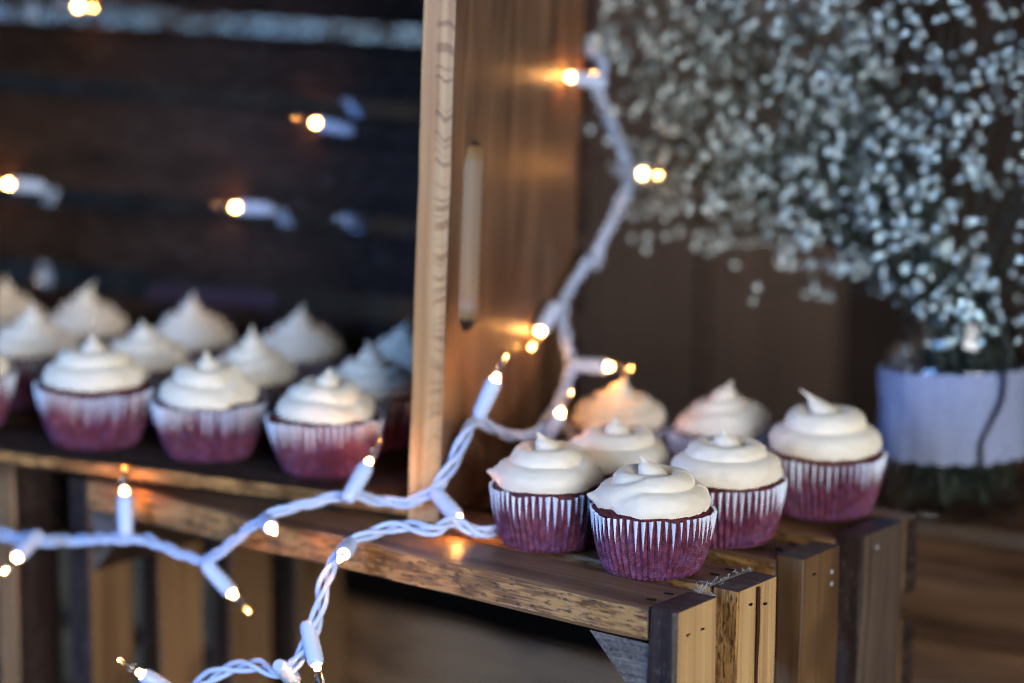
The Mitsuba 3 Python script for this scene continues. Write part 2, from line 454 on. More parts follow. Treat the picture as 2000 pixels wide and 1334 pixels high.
# run of dark varnish down the second end board
zz = np.linspace(-0.0030, -0.20, 26)
yy = 0.0783 + 0.0009 * (noise1(zz * 40, 5) - 0.5) - 0.004 * zz
ww = 0.0012 + 0.0004 * noise1(zz * 60, 8)
v = np.vstack([np.stack([np.full(26, 0.0009), yy - ww, zz], 1), np.stack([np.full(26, 0.0013), yy, zz], 1), np.stack([np.full(26, 0.0009), yy + ww, zz], 1)])
i = np.arange(25)
f = np.vstack([np.stack([i, i + 1, i + 27], 1), np.stack([i, i + 27, i + 26], 1), np.stack([i + 26, i + 27, i + 53], 1), np.stack([i + 26, i + 53, i + 52], 1)])
part_label(obj('varnish_run', (LOW(v), f), 'stain', low, smooth=True), 'dark run of varnish down the end board')

# tuft of pale lint caught between the first two end boards
rng = np.random.RandomState(4)
fibres = []
for k in range(26):
    a = np.array([-0.0190, 0.0535, -0.0040]) + rng.normal(0, 1, 3) * [0.0022, 0.0022, 0.0020]
    b = a + rng.normal(0, 1, 3) * [0.0030, 0.0030, 0.0030]
    c = b + rng.normal(0, 1, 3) * [0.0024, 0.0024, 0.0020]
    fibres.append(tube(LOW(catmull([a, b, c], 0.0006)), 0.00011, 4, False))
for k in range(22):
    t = rng.rand()
    a = np.array([-TH - 0.0008, 0.0592 + 0.040 * t, -0.0010]) + rng.normal(0, 1, 3) * 0.0005
    b = a + rng.normal(0, 1, 3) * [0.0012, 0.0016, 0.0006] + [0, 0, 0.0004]
    fibres.append(tube(LOW(catmull([a, (a + b) / 2 + rng.normal(0, 1, 3) * 0.0005, b], 0.0006)), 0.00013, 4, False))
lint = obj('lint_tuft', join(fibres), 'lint')
labels[lint] = {'label': 'pale tuft of lint caught in the gap beside the front end board', 'category': 'lint'}

# ------------------------------------------------------------------ crate at the far left
FAR = Frame(LOW([[-0.504, -0.004, 0.0]])[0], 0.65922)
far = thing('wooden_crate', 'dark crate at the lower left edge, mostly out of the frame', 'crate')
slatted_crate(far, FAR, ({'ym': 0, 'xp': 3}, {}, {}, {}), seed=40)

# ------------------------------------------------------------------ upper crate
UP = Frame((-0.04154, 1.35781, 0.0006), 0.33093, 0.03002)    # sits a little askew: its left end rides up
up = thing('wooden_crate', 'tall dark crate open to the front, holding the blurred cupcakes on its floor', 'crate')

# right end panel: one wide board with a hand hold cut through it
PT = 0.0190


def end_panel(x0):
    outer = sbox(0.0, 0.0, 0.2410, TALL)
    sl = sbox(0.0375, 0.1220, 0.0390, 0.2040).buffer(0.0150, 12)
    g = outer.difference(sl)
    m = trimesh.creation.extrude_polygon(g, PT, engine='earcut')
    m = m.subdivide_to_size(0.02)
    v, f = np.array(m.vertices), np.array(m.faces)
    tri = v[f]
    n = np.cross(tri[:, 1] - tri[:, 0], tri[:, 2] - tri[:, 0])
    n /= np.linalg.norm(n, axis=1, keepdims=True) + 1e-20
    BOARD_NO[0] += 1
    no = BOARD_NO[0]
    V, UV = tri.reshape(-1, 3), np.zeros((len(tri) * 3, 2))
    for k, nn in enumerate(n):
        for q in range(3):
            y, z, x = tri[k, q]
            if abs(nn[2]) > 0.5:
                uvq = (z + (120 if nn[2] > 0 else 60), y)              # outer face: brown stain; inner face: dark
            elif abs(nn[1]) > 0.7:
                uvq = (z * 0.2 + x + 60, y)
            else:
                uvq = (z + (180 if y < 0.01 else 220), x + 0.02 * y)   # front edge saw marked, slot wall raw
            UV[3 * k + q] = (uvq[0], uvq[1] + 2.0 * no + 0.2)
    W = np.stack([V[:, 2] + x0, V[:, 0], V[:, 1]], 1)
    edge = (noise1(W[:, 2] * 60, 3) - 0.5) * 0.0010 + (noise1(W[:, 2] * 160, 9) - 0.5) * 0.0005
    W[:, 0] += np.where(W[:, 1] < 0.001, edge, 0)
    return W, np.arange(len(W)).reshape(-1, 3), UV


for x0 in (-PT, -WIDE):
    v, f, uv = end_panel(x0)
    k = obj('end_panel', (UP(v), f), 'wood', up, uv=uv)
    if x0 == -PT:
        part_label(k, 'brown end panel with a hand hold slot and a pale front edge')
for k, (y0, y1) in enumerate(((0.0, 0.072), (0.078, 0.150), (0.156, 0.238))):
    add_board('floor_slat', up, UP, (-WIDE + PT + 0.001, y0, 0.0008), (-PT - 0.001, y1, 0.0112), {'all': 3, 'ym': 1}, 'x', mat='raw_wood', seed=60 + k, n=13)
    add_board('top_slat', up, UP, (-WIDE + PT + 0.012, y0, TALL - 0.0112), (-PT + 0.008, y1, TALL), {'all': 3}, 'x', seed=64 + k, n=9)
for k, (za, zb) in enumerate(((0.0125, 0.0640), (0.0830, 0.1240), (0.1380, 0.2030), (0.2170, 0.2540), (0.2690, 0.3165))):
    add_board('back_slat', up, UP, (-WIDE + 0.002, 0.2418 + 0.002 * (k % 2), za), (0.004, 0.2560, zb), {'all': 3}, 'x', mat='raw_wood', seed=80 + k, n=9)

# ------------------------------------------------------------------ crate under the jar
JBOX = Frame((0.4550, 1.3780, -0.0270), 0.50)
jb = thing('wooden_crate', 'warm brown crate at the right edge with the flower jar on top', 'crate')
for k in range(3):
    add_board('top_board', jb, JBOX, (-0.36, 0.0 + 0.082 * k, -0.0125), (0.0, 0.079 + 0.082 * k, 0.0), {'all': 7, 'ym': 5}, 'x', seed=90 + k, n=13)
for k, (za, zb) in enumerate(((-0.0790, -0.0130), (-0.1460, -0.0800), (-0.2100, -0.1470), (-0.2850, -0.2110))):
    add_board('front_board', jb, JBOX, (-0.352, 0.006, za), (-0.008, 0.018, zb), 7, 'x', mat='raw_wood', seed=95 + k, n=9)
for x0 in (-0.352, -0.020):
    add_board('side_board', jb, JBOX, (x0, 0.0185, -0.289), (x0 + 0.012, 0.238, -0.0132), 3, 'y', seed=99, n=9)

# ------------------------------------------------------------------ cupcakes
N_PLEAT = 50


def liner_mesh(no, rt=0.0330, rb=0.0255, h=0.0340, seed=0):
    rs = np.random.RandomState(seed)
    per, rows = 6, 13
    m = N_PLEAT * per
    th = np.arange(m + 1) / m * 2 * np.pi
    ph = np.arange(m + 1) / per
    jit = np.interp(ph, np.arange(N_PLEAT + 1), np.append(rs.rand(N_PLEAT), 0)) - 0.5
    tri = 1 - np.abs((ph % 1.0) - 0.5) * 2
    amp_p = 0.6 + 0.8 * np.interp(ph, np.arange(N_PLEAT + 1), rs.rand(N_PLEAT + 1))
    lip = (noise1(ph * 0.45, seed + 3) - 0.5) * 0.0022 + (noise1(ph * 1.0, seed + 4) - 0.5) * 0.0012
    wob = (noise1(np.minimum(ph, N_PLEAT - ph) * 0.3, seed + 5) - 0.5)
    V, UV = [], []
    for k in range(rows):
        t = k / (rows - 1)
        r = rb + (rt - rb) * (t ** 0.92) + 0.0012 * np.sin(t * np.pi) + 0.0008 * wob * t
        amp = (0.0010 + 0.0010 * t ** 1.4) * amp_p
        rr = r + (tri - 0.5) * amp * 1.5 + jit * 0.0004
        z = np.full(m + 1, h * t) + (lip * t ** 3) + tri * 0.0006 * t ** 3
        if k == 0:
            rr, z = rr - 0.0012, z + 0.0002
        V.append(np.stack([rr * np.cos(th), rr * np.sin(th), z], 1))
        UV.append(np.stack([100.0 * no + 1 + ph * 0.9999, np.full(m + 1, t)], 1))
    f = grid_faces(rows, m + 1, False)
    v, uv = np.vstack(V), np.vstack(UV)
    c = len(v)
    v = np.vstack([v, [[0, 0, 0.0006]]])
    uv = np.vstack([uv, [[100.0 * no + 1.5, 0.0]]])
    f = np.vstack([f, [[c, j + 1, j] for j in range(m)]])
    return v, f, uv


def cake_mesh(rt=0.0322, h=0.0335, seed=0):
    pr = [(0.0001, h + 0.0045), (0.010, h + 0.0043), (0.020, h + 0.0040), (0.027, h + 0.0034), (0.0298, h + 0.0024), (0.0312, h + 0.0006), (rt - 0.0008, h - 0.0026), (rt - 0.003, h - 0.012)]
    v, f = lathe(pr, 72)
    import meshkit
    v = v + np.stack([meshkit.noise(v * 420, seed + q) - 0.5 for q in range(3)], 1) * 0.0014
    return v, f


def frosting_mesh(seed, r1=0.0314, rise=1.0, tip=(0.0035, 0.000), lowleft=0.0, sag=None, nt=88, ns=84, style=0):
    """Round-tip swirl: at every angle the outline of the spiral rope's coils, joined round, with a drawn-out peak."""
    rs = np.random.RandomState(seed)
    ph0 = rs.rand() * 2 * np.pi
    h = 0.0362
    V = []
    for k in range(nt):
        th = 2 * np.pi * k / nt
        shapes = [sbox(0, h - 0.001, 0.012, h + 0.010)]
        q0 = (th - ph0) % (2 * np.pi)
        for turn in range(4):
            q = q0 + 2 * np.pi * turn
            s = q / (2 * np.pi)                      # turns along the rope
            if style == 0:                           # two broad coils and a nub
                if s > 2.35:
                    continue
                R = np.interp(s, [0, 0.15, 1.0, 1.17, 2.0, 2.30], [r1 - 0.0105, r1 - 0.0086, r1 - 0.0088, r1 - 0.0158, r1 - 0.0166, 0.008])
                Z = h + rise * np.interp(s, [0, 0.15, 1.0, 1.17, 2.0, 2.30], [0.0005, 0.0030, 0.0036, 0.0114, 0.0122, 0.0135])
                t = np.interp(s, [0, 0.15, 1.0, 1.17, 2.0, 2.30], [0.0050, 0.0085, 0.0086, 0.0073, 0.0072, 0.0045])
            else:                                    # taller swirl running up to a drawn peak
                if s > 3.3:
                    continue
                R = np.interp(s, [0, 0.3, 1.0, 2.0, 3.3], [r1 - 0.0095, r1 - 0.0080, r1 - 0.0090, r1 - 0.0182, 0.0020])
                Z = h + rise * np.interp(s, [0, 0.3, 1.0, 2.0, 3.3], [0.0005, 0.0022, 0.0050, 0.0125, 0.0190])
                t = np.interp(s, [0, 0.3, 1.0, 2.0, 3.3], [0.0050, 0.0080, 0.0078, 0.0070, 0.0030])
            shapes.append(Point(R, Z).buffer(t, 10))
        top = h + rise * (0.0135 if style == 0 else 0.0185)
        pk = ((0, 0.0088), (0.0028, 0.0075), (0.0052, 0.0054), (0.0075, 0.0036), (0.0100, 0.0021), (0.0122, 0.0010)) if style == 0 else \
             ((0, 0.0085), (0.0025, 0.0064), (0.0050, 0.0042), (0.0078, 0.0026), (0.0105, 0.0014), (0.0125, 0.0008))
        for dz, r in pk:
            shapes.append(Point(0, top + dz * rise).buffer(r, 10))
        g = unary_union(shapes).buffer(0.0006, 6).buffer(-0.0013, 6).buffer(0.0007, 6)
        g = g.intersection(sbox(0, h - 0.010, 0.06, 0.12))
        if g.geom_type != 'Polygon':
            g = max(g.geoms, key=lambda a: a.area)
        c = np.array(g.exterior.coords)[:-1]
        # outline from the lowest outer point to the top on the axis
        i1 = int(np.argmax(c[:, 1] - (c[:, 0] > 0.0012) * 1.0))
        low = np.where((c[:, 1] < c[:, 1].min() + 0.0035) & (c[:, 0] > 0.010))[0]
        i0 = int(low[np.argmax(c[low, 0])]) if len(low) else int(np.argmax(c[:, 0]))
        path = np.vstack([c[i0:], c[:i1 + 1]]) if i1 < i0 else c[i0:i1 + 1]
        alt = np.vstack([c[i1:], c[:i0 + 1]])[::-1] if i0 < i1 else c[i1:i0 + 1][::-1]
        path = path if path[:, 0].max() >= alt[:, 0].max() - 1e-9 else alt
        d = np.append(0, np.cumsum(np.linalg.norm(np.diff(path, axis=0), axis=1)))
        w = np.linspace(0, d[-1], ns)
        pr = np.stack([np.interp(w, d, path[:, 0]), np.interp(w, d, path[:, 1])], 1)
        pr = np.vstack([[pr[0, 0] - 0.010, pr[0, 1] + 0.0010], pr])
        V.append(np.stack([pr[:, 0] * math.cos(th), pr[:, 0] * math.sin(th), pr[:, 1]], 1))
    V = np.array(V)                                   # nt x (ns+1) x 3
    for _ in range(3):                                # soften seams round the swirl
        V[:, 1:] = 0.5 * V[:, 1:] + 0.25 * (np.roll(V, 1, 0)[:, 1:] + np.roll(V, -1, 0)[:, 1:])
    V[:, -1] = V[:, -1].mean(0)
    import meshkit
    P = V.reshape(-1, 3)
    rad = np.linalg.norm(P[:, :2], axis=1, keepdims=True) + 1e-9
    out = np.hstack([P[:, :2] / rad, np.zeros((len(P), 1))])
    P = P + out * ((meshkit.fbm(P * [150, 150, 190], 3, seed)[:, None] - 0.5) * 0.0022 * np.clip(rad / 0.02, 0, 1))
    P[:, 2] += (meshkit.noise(P * [90, 90, 90], seed + 9) - 0.5) * 0.0012
    # hem droops and rises unevenly
    ang = np.arctan2(P[:, 1], P[:, 0])
    hem = np.clip((h + 0.006 - P[:, 2]) / 0.010, 0, 1)
    P[:, 2] += hem * ((noise1((ang + np.pi) * 1.9, seed + 2) - 0.5) * 0.0030)
    if sag is not None:                               # (angle, width, drop)
        dd = np.abs((ang - sag[0] + np.pi) % (2 * np.pi) - np.pi)
        P[:, 2] -= sag[2] * np.exp(-(dd / sag[1]) ** 2) * np.clip((rad[:, 0] - 0.008) / 0.02, 0, 1)
    # bend the peak over
    zt = P[:, 2] - (h + rise * (0.0150 if style == 0 else 0.0220))
    b = np.clip(zt / 0.010, 0, 1.4) ** 1.6
    P[:, 0] += tip[0] * b
    P[:, 1] += tip[1] * b
    if lowleft:                                       # small wisp pulled out at the left hem
        a0 = lowleft
        dd = np.abs((ang - a0 + np.pi) % (2 * np.pi) - np.pi)
        k = np.exp(-(dd / 0.13) ** 2) * np.exp(-((P[:, 2] - (h + 0.0035)) / 0.0026) ** 2)
        P[:, :2] += out[:, :2] * (0.0048 * k)[:, None]
        P[:, 2] += 0.0016 * k
    f = grid_faces(nt, ns + 1, False)
    i = np.arange(ns)
    a, bb = (nt - 1) * (ns + 1) + i, i
    f = np.vstack([f, np.stack([a, bb, bb + 1], 1), np.stack([a, bb + 1, a + 1], 1)])
    return P, f


PLY = {}
CUP_NO = [0]
LINER_PLY = {}


def cupcake(label, group, at, scale=1.0, turn=0.0, fr=('a', {}), fscale=1.0, tilt=(0.0, 0.0), flare=(0.0330, 0.0255)):
    key = thing('cupcake', label, 'cupcake', group)
    CUP_NO[0] += 1
    no = CUP_NO[0]
    m = T().translate([float(a) for a in at]).rotate([0, 0, 1], math.degrees(turn)).rotate([1, 0, 0], tilt[0]).rotate([0, 1, 0], tilt[1]).scale(scale)
    v, f, uv = liner_mesh(no, flare[0], flare[1], seed=no * 7)
    obj('liner', (v, f), 'liner_paper', key, uv=uv, to_world=m)
    if 'cake' not in PLY:
        PLY['cake'] = mikit.ply(cake_mesh(), 'cake', smooth=True)
    obj('cake', PLY['cake'], None, key, to_world=m)
    name, kw = fr
    if name not in PLY:
        PLY[name] = mikit.ply(frosting_mesh(**kw), 'frosting', smooth=True)
    mf = T().translate([float(a) for a in at]).scale([fscale * scale, fscale * scale, scale])
    obj('frosting', PLY[name], None, key, to_world=mf)
    return key


GL = 'cupcakes on the lower crate'
PIv = math.pi
cupcake('front cupcake in sharp focus, nearest the corner of the lower crate', GL, (0.0769, 1.2686, 0.0), 1.0, 0.3,
        ('f1', dict(seed=3, tip=(-0.0055, 0.001), lowleft=PIv, rise=0.98)))
cupcake('cupcake just left of the front one, with a curled peak and torn frosting hem', GL, (0.0216, 1.3201, 0.0), 0.985, 1.1,
        ('f2', dict(seed=8, tip=(-0.0050, -0.001), lowleft=PIv * 0.97, rise=1.12)))
cupcake('cupcake behind and right of the front one, with a blunt rounded peak', GL, (0.1223, 1.3349, 0.0), 1.02, 2.2,
        ('f3', dict(seed=12, tip=(-0.0020, 0.001), rise=1.0)))
cupcake('rightmost cupcake on the lower crate, over the dark end board', GL, (0.1861, 1.3978, 0.0), 1.06, 0.7,
        ('f4', dict(seed=21, tip=(-0.0085, 0.002), rise=1.25, style=0)))
cupcake('cupcake in the middle of the lower group, half hidden behind the front one', GL, (0.0611, 1.3678, 0.0), 1.0, 1.9,
        ('f5', dict(seed=27, tip=(-0.0010, 0.0), rise=1.0)))
cupcake('blurred cupcake at the back left of the lower group, under a lit bulb', GL, (0.0669, 1.4799, 0.0), 0.97, 2.9,
        ('f6', dict(seed=33, tip=(0.0060, 0.0), rise=0.95, style=1)))
cupcake('blurred cupcake at the back right of the lower group, frosting peak leaning right', GL, (0.1312, 1.4623, 0.0), 1.0, 0.2,
        ('f7', dict(seed=39, tip=(0.0060, 0.0), rise=0.92, style=1, sag=(PIv, 0.9, 0.006))))
GU = 'cupcakes in the upper crate'


def up_cup(label, x, y, scale, turn, fr, fscale=1.0):
    cupcake(label, GU, UP([[x, y, 0.0114]])[0], 0.97 * scale, turn, fr, fscale, (0.0, 1.7), (0.0346, 0.0238))


up_cup('left cupcake of the front row in the dark crate, frosting blob on its right rim', -0.2455, 0.0400, 1.10, 0.4, ('g1', dict(seed=45, tip=(0.0, 0.0), rise=1.05, style=0, lowleft=0.12)), 0.94)
up_cup('middle front row cupcake in the dark crate, frosting drooping at the right', -0.1678, 0.0430, 1.03, 1.4, ('g2', dict(seed=52, tip=(-0.001, 0.0), rise=1.12, style=0, sag=(-0.9, 0.7, 0.0045))), 0.97)
up_cup('right front row cupcake in the dark crate, bare dark cake showing at its left', -0.0881, 0.0390, 1.03, 2.0, ('g3', dict(seed=58, tip=(0.002, 0.0), rise=1.05, style=0, sag=(-0.8, 0.6, 0.0050))), 0.95)
up_cup('front row cupcake cut off by the left edge of the picture', -0.3375, 0.0330, 1.03, 2.6, ('g2', {}), 1.0)
rows = ((0.1170, ((-0.3310, 'second row cupcake nearest the left edge in the dark crate', 0.000, 1.05), (-0.2520, 'second row cupcake behind and between the left two of the front row', -0.002, 0.90),
                  (-0.1690, 'second row cupcake with a tall thin peak, behind the right pair of front ones', 0.000, 1.15), (-0.0872, 'second row cupcake beside the crate wall, half hidden by the front row', -0.003, 1.00))),
        (0.1960, ((-0.4030, 'back row cupcake cut off by the left edge', 0.002, 1.05), (-0.3420, 'back row cupcake left of the mauve strip, its peak swept to the right', 0.008, 1.12),
                  (-0.2600, 'back row cupcake with a tall peak in front of the mauve strip', 0.002, 1.12), (-0.1740, 'back row cupcake with a tall peak, right of the mauve strip', 0.003, 1.08),
                  (-0.1020, 'brownish cupcake in the shade of the crate wall, last of the back row', 0.004, 1.0))))
for y, cups in rows:
    for x, lab, tx, rise in cups:
        sd = 100 + int(-x * 1000)
        up_cup(lab, x + 0.003 * math.sin(sd), y + 0.003 * math.cos(sd * 3), 1.0 + 0.02 * math.sin(sd * 7), x * 31,
               (f'b{sd}', dict(seed=sd, tip=(tx, 0.0), rise=rise, style=1, sag=(sd * 1.3, 0.8, 0.0025))), 0.97)

# mauve strip of paper tucked at the back of the upper crate
v = np.array([[x, y + dy, z + dz] for dy in (0.0, 0.0012) for x, y, z, dz in ((-0.3110, 0.232, 0.0660, 0), (-0.2110, 0.232, 0.0690, 0), (-0.2110, 0.236, 0.0690, 0.0115), (-0.3110, 0.236, 0.0660, 0.0105))])
strip = obj('paper_strip', (UP(v), np.array([[0, 1, 2], [0, 2, 3], [4, 6, 5], [4, 7, 6], [0, 4, 5], [0, 5, 1], [3, 2, 6], [3, 6, 7], [0, 3, 7], [0, 7, 4], [1, 5, 6], [1, 6, 2]])), 'mauve_paper')
labels[strip] = {'label': 'mauve paper strip behind the back row of cupcakes in the dark crate', 'category': 'paper strip'}

# ------------------------------------------------------------------ fairy lights
RUN_LONG = [(-0.3400, 1.4719, -0.0386), (-0.3249, 1.4619, -0.0374), (-0.2974, 1.4519, -0.0367), (-0.2670, 1.4420, -0.0350), (-0.2330, 1.4182, -0.0262), (-0.2106, 1.4029, -0.0263), (-0.1813, 1.3771, -0.0283), (-0.1660, 1.3640, -0.0170), (-0.1496, 1.3516, -0.0012), (-0.1346, 1.3504, 0.0084), (-0.1172, 1.3541, 0.0122), (-0.0940, 1.3600, 0.0161), (-0.0762, 1.3594, 0.0134), (-0.0582, 1.3545, 0.0142), (-0.0433, 1.3510, 0.0228), (-0.0324, 1.3589, 0.0377), (-0.0256, 1.3667, 0.0523), (-0.0190, 1.3824, 0.0550), (-0.0040, 1.3960, 0.0459), (0.0128, 1.4105, 0.0416), (0.0238, 1.4370, 0.0478), (0.0336, 1.4694, 0.0578), (0.0373, 1.4966, 0.0670), (0.0339, 1.5146, 0.0818), (0.0321, 1.5326, 0.0968), (0.0369, 1.5498, 0.1074), (0.0500, 1.5730, 0.1225), (0.0657, 1.5975, 0.1448), (0.0776, 1.6230, 0.1728), (0.0659, 1.6310, 0.2047), (0.0539, 1.5923, 0.2319), (0.0584, 1.6044, 0.2478), (0.0476, 1.5886, 0.2615)]
RUN_FRONT = [(-0.0033, 1.3278, 0.0072), (-0.0162, 1.3193, 0.0052), (-0.0307, 1.3204, 0.0113), (-0.0420, 1.3129, 0.0090), (-0.0595, 1.3199, 0.0087), (-0.0751, 1.3154, 0.0062), (-0.0869, 1.3068, 0.0037), (-0.0969, 1.2981, -0.0046), (-0.1017, 1.2901, -0.0150), (-0.1044, 1.2834, -0.0292), (-0.1094, 1.2779, -0.0422), (-0.1173, 1.2771, -0.0573), (-0.1260, 1.2789, -0.0645), (-0.1392, 1.2892, -0.0638), (-0.1546, 1.2986, -0.0680), (-0.1666, 1.3023, -0.0751), (-0.1801, 1.3056, -0.0847)]
LAMPS_LONG = [
    ((-0.2947, 1.4417, -0.0365), (-0.2984, 1.4159, -0.0385), (-0.3038, 1.4097, -0.0445)),
    ((-0.2311, 1.4086, -0.0230), (-0.2328, 1.4162, 0.0011), (-0.2336, 1.4204, 0.0128)),
    ((-0.1785, 1.3720, -0.0287), (-0.1622, 1.3592, -0.0428), (-0.1508, 1.3523, -0.0524)),
    ((-0.1374, 1.3428, 0.0061), (-0.1352, 1.3235, 0.0061), (-0.1298, 1.3096, 0.0078)),
    ((-0.0905, 1.3522, 0.0181), (-0.0830, 1.3603, 0.0344), (-0.0772, 1.3668, 0.0420)),
    ((-0.0408, 1.3458, 0.0220), (-0.0298, 1.3305, 0.0110), (-0.0191, 1.3171, 0.0046)),
    ((-0.0226, 1.3669, 0.0535), (-0.0095, 1.3675, 0.0838), (-0.0046, 1.3645, 0.0953)),
    ((0.0222, 1.4199, 0.0377), (0.0290, 1.4176, 0.0527), (0.0323, 1.4168, 0.0592)),
    ((0.0388, 1.4918, 0.0690), (0.0596, 1.4818, 0.0698), (0.0722, 1.4768, 0.0703)),
    ((0.0279, 1.5196, 0.0980), (0.0180, 1.5026, 0.0884), (0.0155, 1.4963, 0.0823)),
    ((0.0547, 1.5736, 0.1259), (0.0537, 1.5824, 0.1184), (0.0533, 1.5889, 0.1153)),
    ((0.0739, 1.6185, 0.1757), (0.0855, 1.6035, 0.1772), (0.0972, 1.5932, 0.1764)),
    ((0.0527, 1.5494, 0.2419), (0.0364, 1.5399, 0.2454), (0.0263, 1.5460, 0.2510)),
    ((0.0543, 1.5962, 0.2366), (0.0509, 1.5770, 0.2424), (0.0498, 1.5640, 0.2440)),
]
LAMPS_FRONT = [
    ((-0.0896, 1.3043, 0.0014), (-0.0913, 1.2832, 0.0025), (-0.0924, 1.2710, 0.0025)),
    ((-0.1093, 1.2778, -0.0430), (-0.1052, 1.2673, -0.0557), (-0.1020, 1.2615, -0.0649)),
    ((-0.1237, 1.2790, -0.0639), (-0.1194, 1.2877, -0.0715), (-0.1178, 1.2940, -0.0760)),
    ((-0.1917, 1.3055, -0.0854), (-0.2058, 1.3025, -0.0743), (-0.2149, 1.3006, -0.0678)),
]
LAMPS_BACK = [
    ((-0.3435, 1.7280, 0.2814), (-0.3041, 1.6944, 0.2797), (-0.2888, 1.6838, 0.2789)),
    ((-0.1019, 1.6450, 0.1993), (-0.1325, 1.6354, 0.2054), (-0.1459, 1.6347, 0.2085)),
    ((-0.3295, 1.7232, 0.1501), (-0.3578, 1.7128, 0.1525), (-0.3722, 1.7125, 0.1538)),
    ((-0.1626, 1.6658, 0.1418), (-0.1897, 1.6551, 0.1451), (-0.2034, 1.6545, 0.1454)),
    ((-0.1063, 1.6465, 0.1368), (-0.1131, 1.6288, 0.1405), (-0.1159, 1.6244, 0.1418)),
    ((-0.3380, 1.7261, 0.0834), (-0.3377, 1.7059, 0.0855), (-0.3382, 1.7008, 0.0852)),
]
BACK_RUN = [(-0.4020, 1.7650, 0.3019), (-0.3558, 1.7492, 0.2518), (-0.3463, 1.7459, 0.2798), (-0.3362, 1.7424, 0.2488), (-0.2174, 1.7016, 0.2346), (-0.1289, 1.6712, 0.2272), (-0.1015, 1.6618, 0.1976), (-0.0857, 1.6564, 0.1761), (-0.1073, 1.6638, 0.1537), (-0.1074, 1.6638, 0.1344), (-0.1111, 1.6651, 0.1105), (-0.1441, 1.6764, 0.1157), (-0.1635, 1.6831, 0.1396), (-0.1807, 1.6890, 0.1751), (-0.2949, 1.7282, 0.1771), (-0.3318, 1.7409, 0.1479), (-0.3400, 1.7437, 0.1078), (-0.3423, 1.7445, 0.0804), (-0.3335, 1.7415, 0.0514)]



def wire_mesh(P, strands=3, r=0.00150, off=0.00205, pitch=0.052, seed=1):
    C = catmull(P, 0.0016)
    _, N, B = frames(C)
    s = np.append(0, np.cumsum(np.linalg.norm(np.diff(C, axis=0), axis=1)))
    tw = 2 * np.pi * s / pitch + 3.0 * (noise1(s * 14, seed) - 0.5)
    parts = []
    for k in range(strands):
        o = off * (0.85 + 0.9 * noise1(s * 30, seed + 5 + k) ** 2)
        a = tw + 2 * np.pi * k / strands
        parts.append(tube(C + (o * np.cos(a))[:, None] * N + (o * np.sin(a))[:, None] * B, r, 8))
    return join(parts)


SOCKET = mikit.ply(lathe([(0.0001, -0.0035), (0.0030, -0.0035), (0.0040, -0.0020), (0.0044, 0.0), (0.0046, 0.006), (0.0048, 0.013), (0.0047, 0.0185), (0.0042, 0.0208), (0.0033, 0.0218), (0.0026, 0.0214), (0.0024, 0.0190), (0.0001, 0.0188)], 24), 'white_plastic', smooth=30)
BULB = mikit.ply(lathe([(0.0001, 0.0043), (0.0018, 0.0044), (0.0023, 0.0054), (0.0024, 0.0080), (0.0021, 0.0105), (0.0014, 0.0130), (0.0010, 0.0150), (0.0011, 0.0160), (0.0001, 0.0168)], 16), 'bulb_glass', smooth=True)
_v, _f = lathe([(0.0001, -0.0012), (0.0015, -0.0009), (0.0018, 0.0004), (0.0018, 0.0026), (0.0012, 0.0036), (0.0001, 0.0040)], 16)
GLOW = mikit.ply((_v, _f), 'glow', smooth=False)


def lamp(parent, base, mouth, tip, lit=1.0):
    base, mouth, tip = (np.array(a, float) for a in (base, mouth, tip))
    ax = (tip - mouth) / np.linalg.norm(tip - mouth)
    ax2 = (mouth - base) / np.linalg.norm(mouth - base)
    ax = ax2 if (ax @ ax2) < 0.55 else (ax + ax2) / np.linalg.norm(ax + ax2)
    s = obj('socket', SOCKET, None, parent, to_world=aim(ax, mouth - ax * 0.0215))
    obj('bulb', BULB, None, s, to_world=aim(ax, mouth))
    obj('filament_glow', GLOW, None, s, to_world=aim(ax, mouth + ax * 0.0002), emit=tuple(np.array(WARM) * lit) if lit > 0 else None)


WARM = (18.0, 7.2, 1.6)
lights = thing('fairy_lights', 'white twisted light string swagged across the front and up the tall crate', 'fairy lights')
obj('wire', wire_mesh(RUN_LONG, seed=2), 'white_plastic', lights, smooth=True)
for k, a in enumerate(LAMPS_LONG):
    lamp(lights, *a, lit=0.0 if k == 10 else 0.5 if k in (8, 9, 11, 12, 13) else 1.0)
lights2 = thing('fairy_lights', 'white twisted light string draped over the front edge of the lower crate', 'fairy lights')
obj('wire', wire_mesh(RUN_FRONT, pitch=0.058, off=0.0023, seed=11), 'white_plastic', lights2, smooth=True)
for k, a in enumerate(LAMPS_FRONT):
    lamp(lights2, *a, lit=0.35 if k == 2 else 1.0)
lights3 = thing('fairy_lights', 'blurred lit string poking through the back slats of the tall crate', 'fairy lights')
obj('wire', wire_mesh(BACK_RUN, seed=19), 'white_plastic', lights3, smooth=True)
for k, a in enumerate(LAMPS_BACK):
    lamp(lights3, *a, lit=(0.5, 0.5, 0.5, 0.5, 0.0, 0.0)[k])

